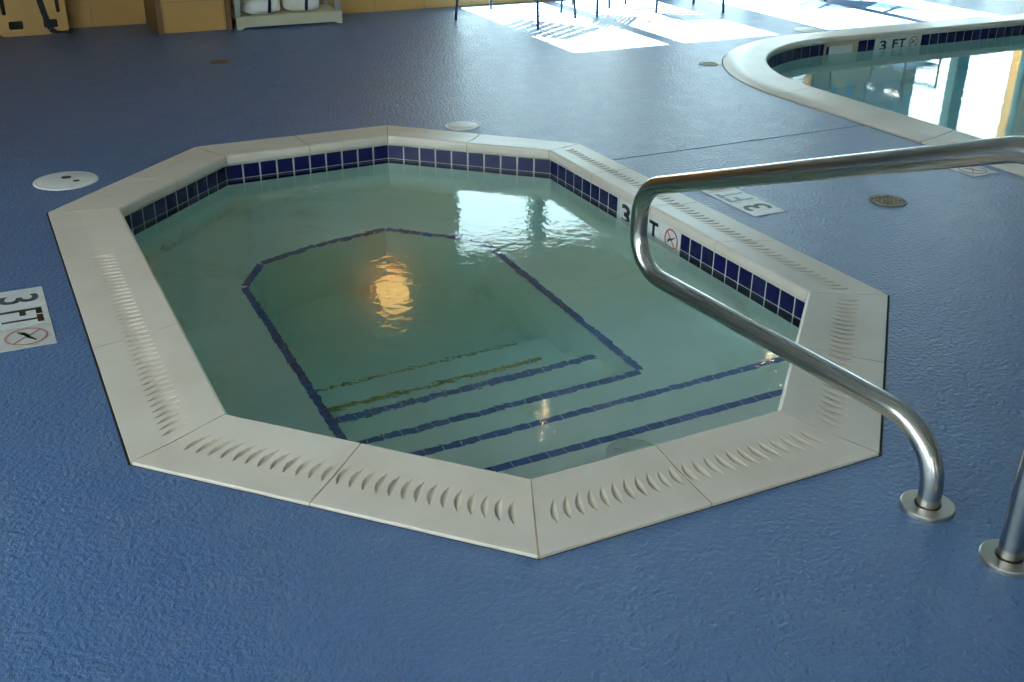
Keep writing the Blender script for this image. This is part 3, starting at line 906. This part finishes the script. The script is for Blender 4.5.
# ------------------------------------------------------------------ patio chairs
def chair(label, feet, back, splay=.04, white=False, H=.40, HB=.82):
    """feet: four floor points in order round; back: index of the side that carries the backrest"""
    c = sum((Vector(p) for p in feet), Vector((0, 0)))/4
    root = thing('patio_chair', label, 'chair', (c.x, c.y, 0), 0, 'patio chairs along the window wall')
    F = [Vector(p)-c for p in feet]
    S = [p*(1-splay/.45) for p in F]
    top = [(S[i] if i not in (back, (back+1) % 4) else S[i]*1.10) for i in range(4)]
    for i in range(4):
        b = MB()
        h = HB if i in (back, (back+1) % 4) else H+.20
        mid = Vector((*S[i], H))
        end = Vector((*(S[i]*1.0 if i not in (back, (back+1) % 4) else S[i]*1.16), h))
        b.tube([Vector((*F[i], 0)), Vector((*F[i], .02)), mid, end], .0098, 10)
        b.build('leg', MT['chair'], root)
    b = MB()
    for i in range(4): b.tube([Vector((*S[i], H)), Vector((*S[(i+1) % 4], H))], .0115, 10)
    b.build('seat_frame', MT['chair'], root)
    i0, i1 = back, (back+1) % 4
    b = MB(); b.tube([Vector((*(S[i0]*1.16), HB)), Vector((*(S[i1]*1.16), HB))], .0115, 10)
    b.build('back_rail', MT['chair'], root)
    for a, c_ in ((i1, (i1+1) % 4), (i0, (i0-1) % 4)):       # arms and low stretchers
        b = MB(); b.tube([Vector((*(S[a]*1.08), H+.21)), Vector((*S[c_], H+.20))], .016, 10); b.build('armrest', MT['chair'], root)
        b = MB(); f = .62
        b.tube([Vector((*(F[a].lerp(S[a], f)), H*f)), Vector((*(F[c_].lerp(S[c_], f)), H*f))], .008, 8); b.build('stretcher', MT['chair'], root)
    m = MT['strapw'] if white else MT['strap']
    n_ = 8; A, B, C_, D = S[i0], S[i1], S[(i1+1) % 4], S[(i0-1) % 4]
    b = MB()
    for k in range(n_):
        t0, t1 = (k+.12)/n_, (k+.86)/n_
        P = [A.lerp(D, t0), B.lerp(C_, t0), B.lerp(C_, t1), A.lerp(D, t1)]
        b.add([(*p, H+.010) for p in P]+[(*p, H+.014) for p in P], [(3,2,1,0),(4,5,6,7),(0,1,5,4),(1,2,6,5),(2,3,7,6),(3,0,4,7)])
    b.build('seat_strap', m, root)
    b = MB()
    for k in range(6):
        zs = []
        for t in ((k+.12)/6, (k+.80)/6):
            z = H+.08+(HB-H-.10)*t; q_ = 1+.16*(z-H)/(HB-H)
            zs.append((z, q_))
        (za, qa), (zb, qb) = zs
        out = (A+B).normalized()*.004
        P = [Vector((*(A*qa), za)), Vector((*(B*qa), za)), Vector((*(B*qb), zb)), Vector((*(A*qb), zb))]
        o3 = Vector((out.x, out.y, 0))
        b.add([p for p in P]+[p+o3 for p in P], [(3,2,1,0),(4,5,6,7),(0,1,5,4),(1,2,6,5),(2,3,7,6),(3,0,4,7)])
    b.build('back_strap', m, root)
    return root
def sn(s_, n_): return (SX+s_, YW-n_)
chair('black patio chair nearest the tan wall, all four legs in view', [sn(-.121, .58), sn(.252, 1.149), sn(.722, .843), sn(.332, .22)], 3)
chair('black patio chair beside the chair nearest the tan wall, two legs in view', [sn(.745, .588), sn(.918, .829), sn(1.201, .534), sn(1.02, .28)], 3, HB=.62)
chair('black patio chair standing between the sun patch and the pool corner', [sn(1.406, .884), sn(1.911, 1.046), sn(1.95, .601), sn(1.42, .42)], 2, HB=.66)
chair('patio chair at top edge above the pool lid, one leg tip in view', [sn(3.038, .911), sn(3.46, .66), sn(3.12, .26), sn(2.70, .50)], 1)
chair('white strapped patio chair mirrored in the pool left of the bright windows', [sn(3.8, 1.15), sn(4.3, 1.1), sn(4.35, .65), sn(3.85, .7)], 2, white=True)

# ------------------------------------------------------------------ light
w = bpy.data.worlds.new('sky'); scene.world = w; w.use_nodes = True
bg = w.node_tree.nodes['Background']
bg.inputs['Color'].default_value = (.78, .92, 1.0, 1); bg.inputs['Strength'].default_value = 7.8
su = bpy.data.lights.new('sun', 'SUN'); su.energy = 190; su.angle = .009; su.color = (1, .95, .86)
so = bpy.data.objects.new('sun', su); COL.objects.link(so)
el = math.radians(40.9); az = math.radians(-92.3)      # direction the light travels, in plan
dirv = Vector((math.cos(az)*math.cos(el), math.sin(az)*math.cos(el), -math.sin(el)))
so.rotation_euler = dirv.to_track_quat('-Z', 'Y').to_euler()
so.location = (3, 12, 8)

# ------------------------------------------------------------------ camera
cam = bpy.data.cameras.new('camera'); cam.lens = 37.777; cam.sensor_width = 36; cam.clip_start = .05
co = bpy.data.objects.new('camera', cam); COL.objects.link(co)
r = Vector((.8949, -.4462, .0096)); u = Vector((.1865, .3933, .9003)); f = Vector((.4055, .8039, -.4351))
f.normalize(); r = (r-f*r.dot(f)).normalized(); u = r.cross(f)
co.matrix_world = Matrix(((r.x, u.x, -f.x, -.8225), (r.y, u.y, -f.y, -1.5047), (r.z, u.z, -f.z, 1.3), (0, 0, 0, 1)))
scene.camera = co

vs = scene.view_settings
vs.view_transform = 'Standard'; vs.look = 'None'; vs.gamma = 1; vs.use_curve_mapping = False
vs.exposure = 0.52
scene.cycles.max_bounces = 14; scene.cycles.transmission_bounces = 12; scene.cycles.diffuse_bounces = 6; scene.cycles.glossy_bounces = 6
scene.cycles.sample_clamp_indirect = 12
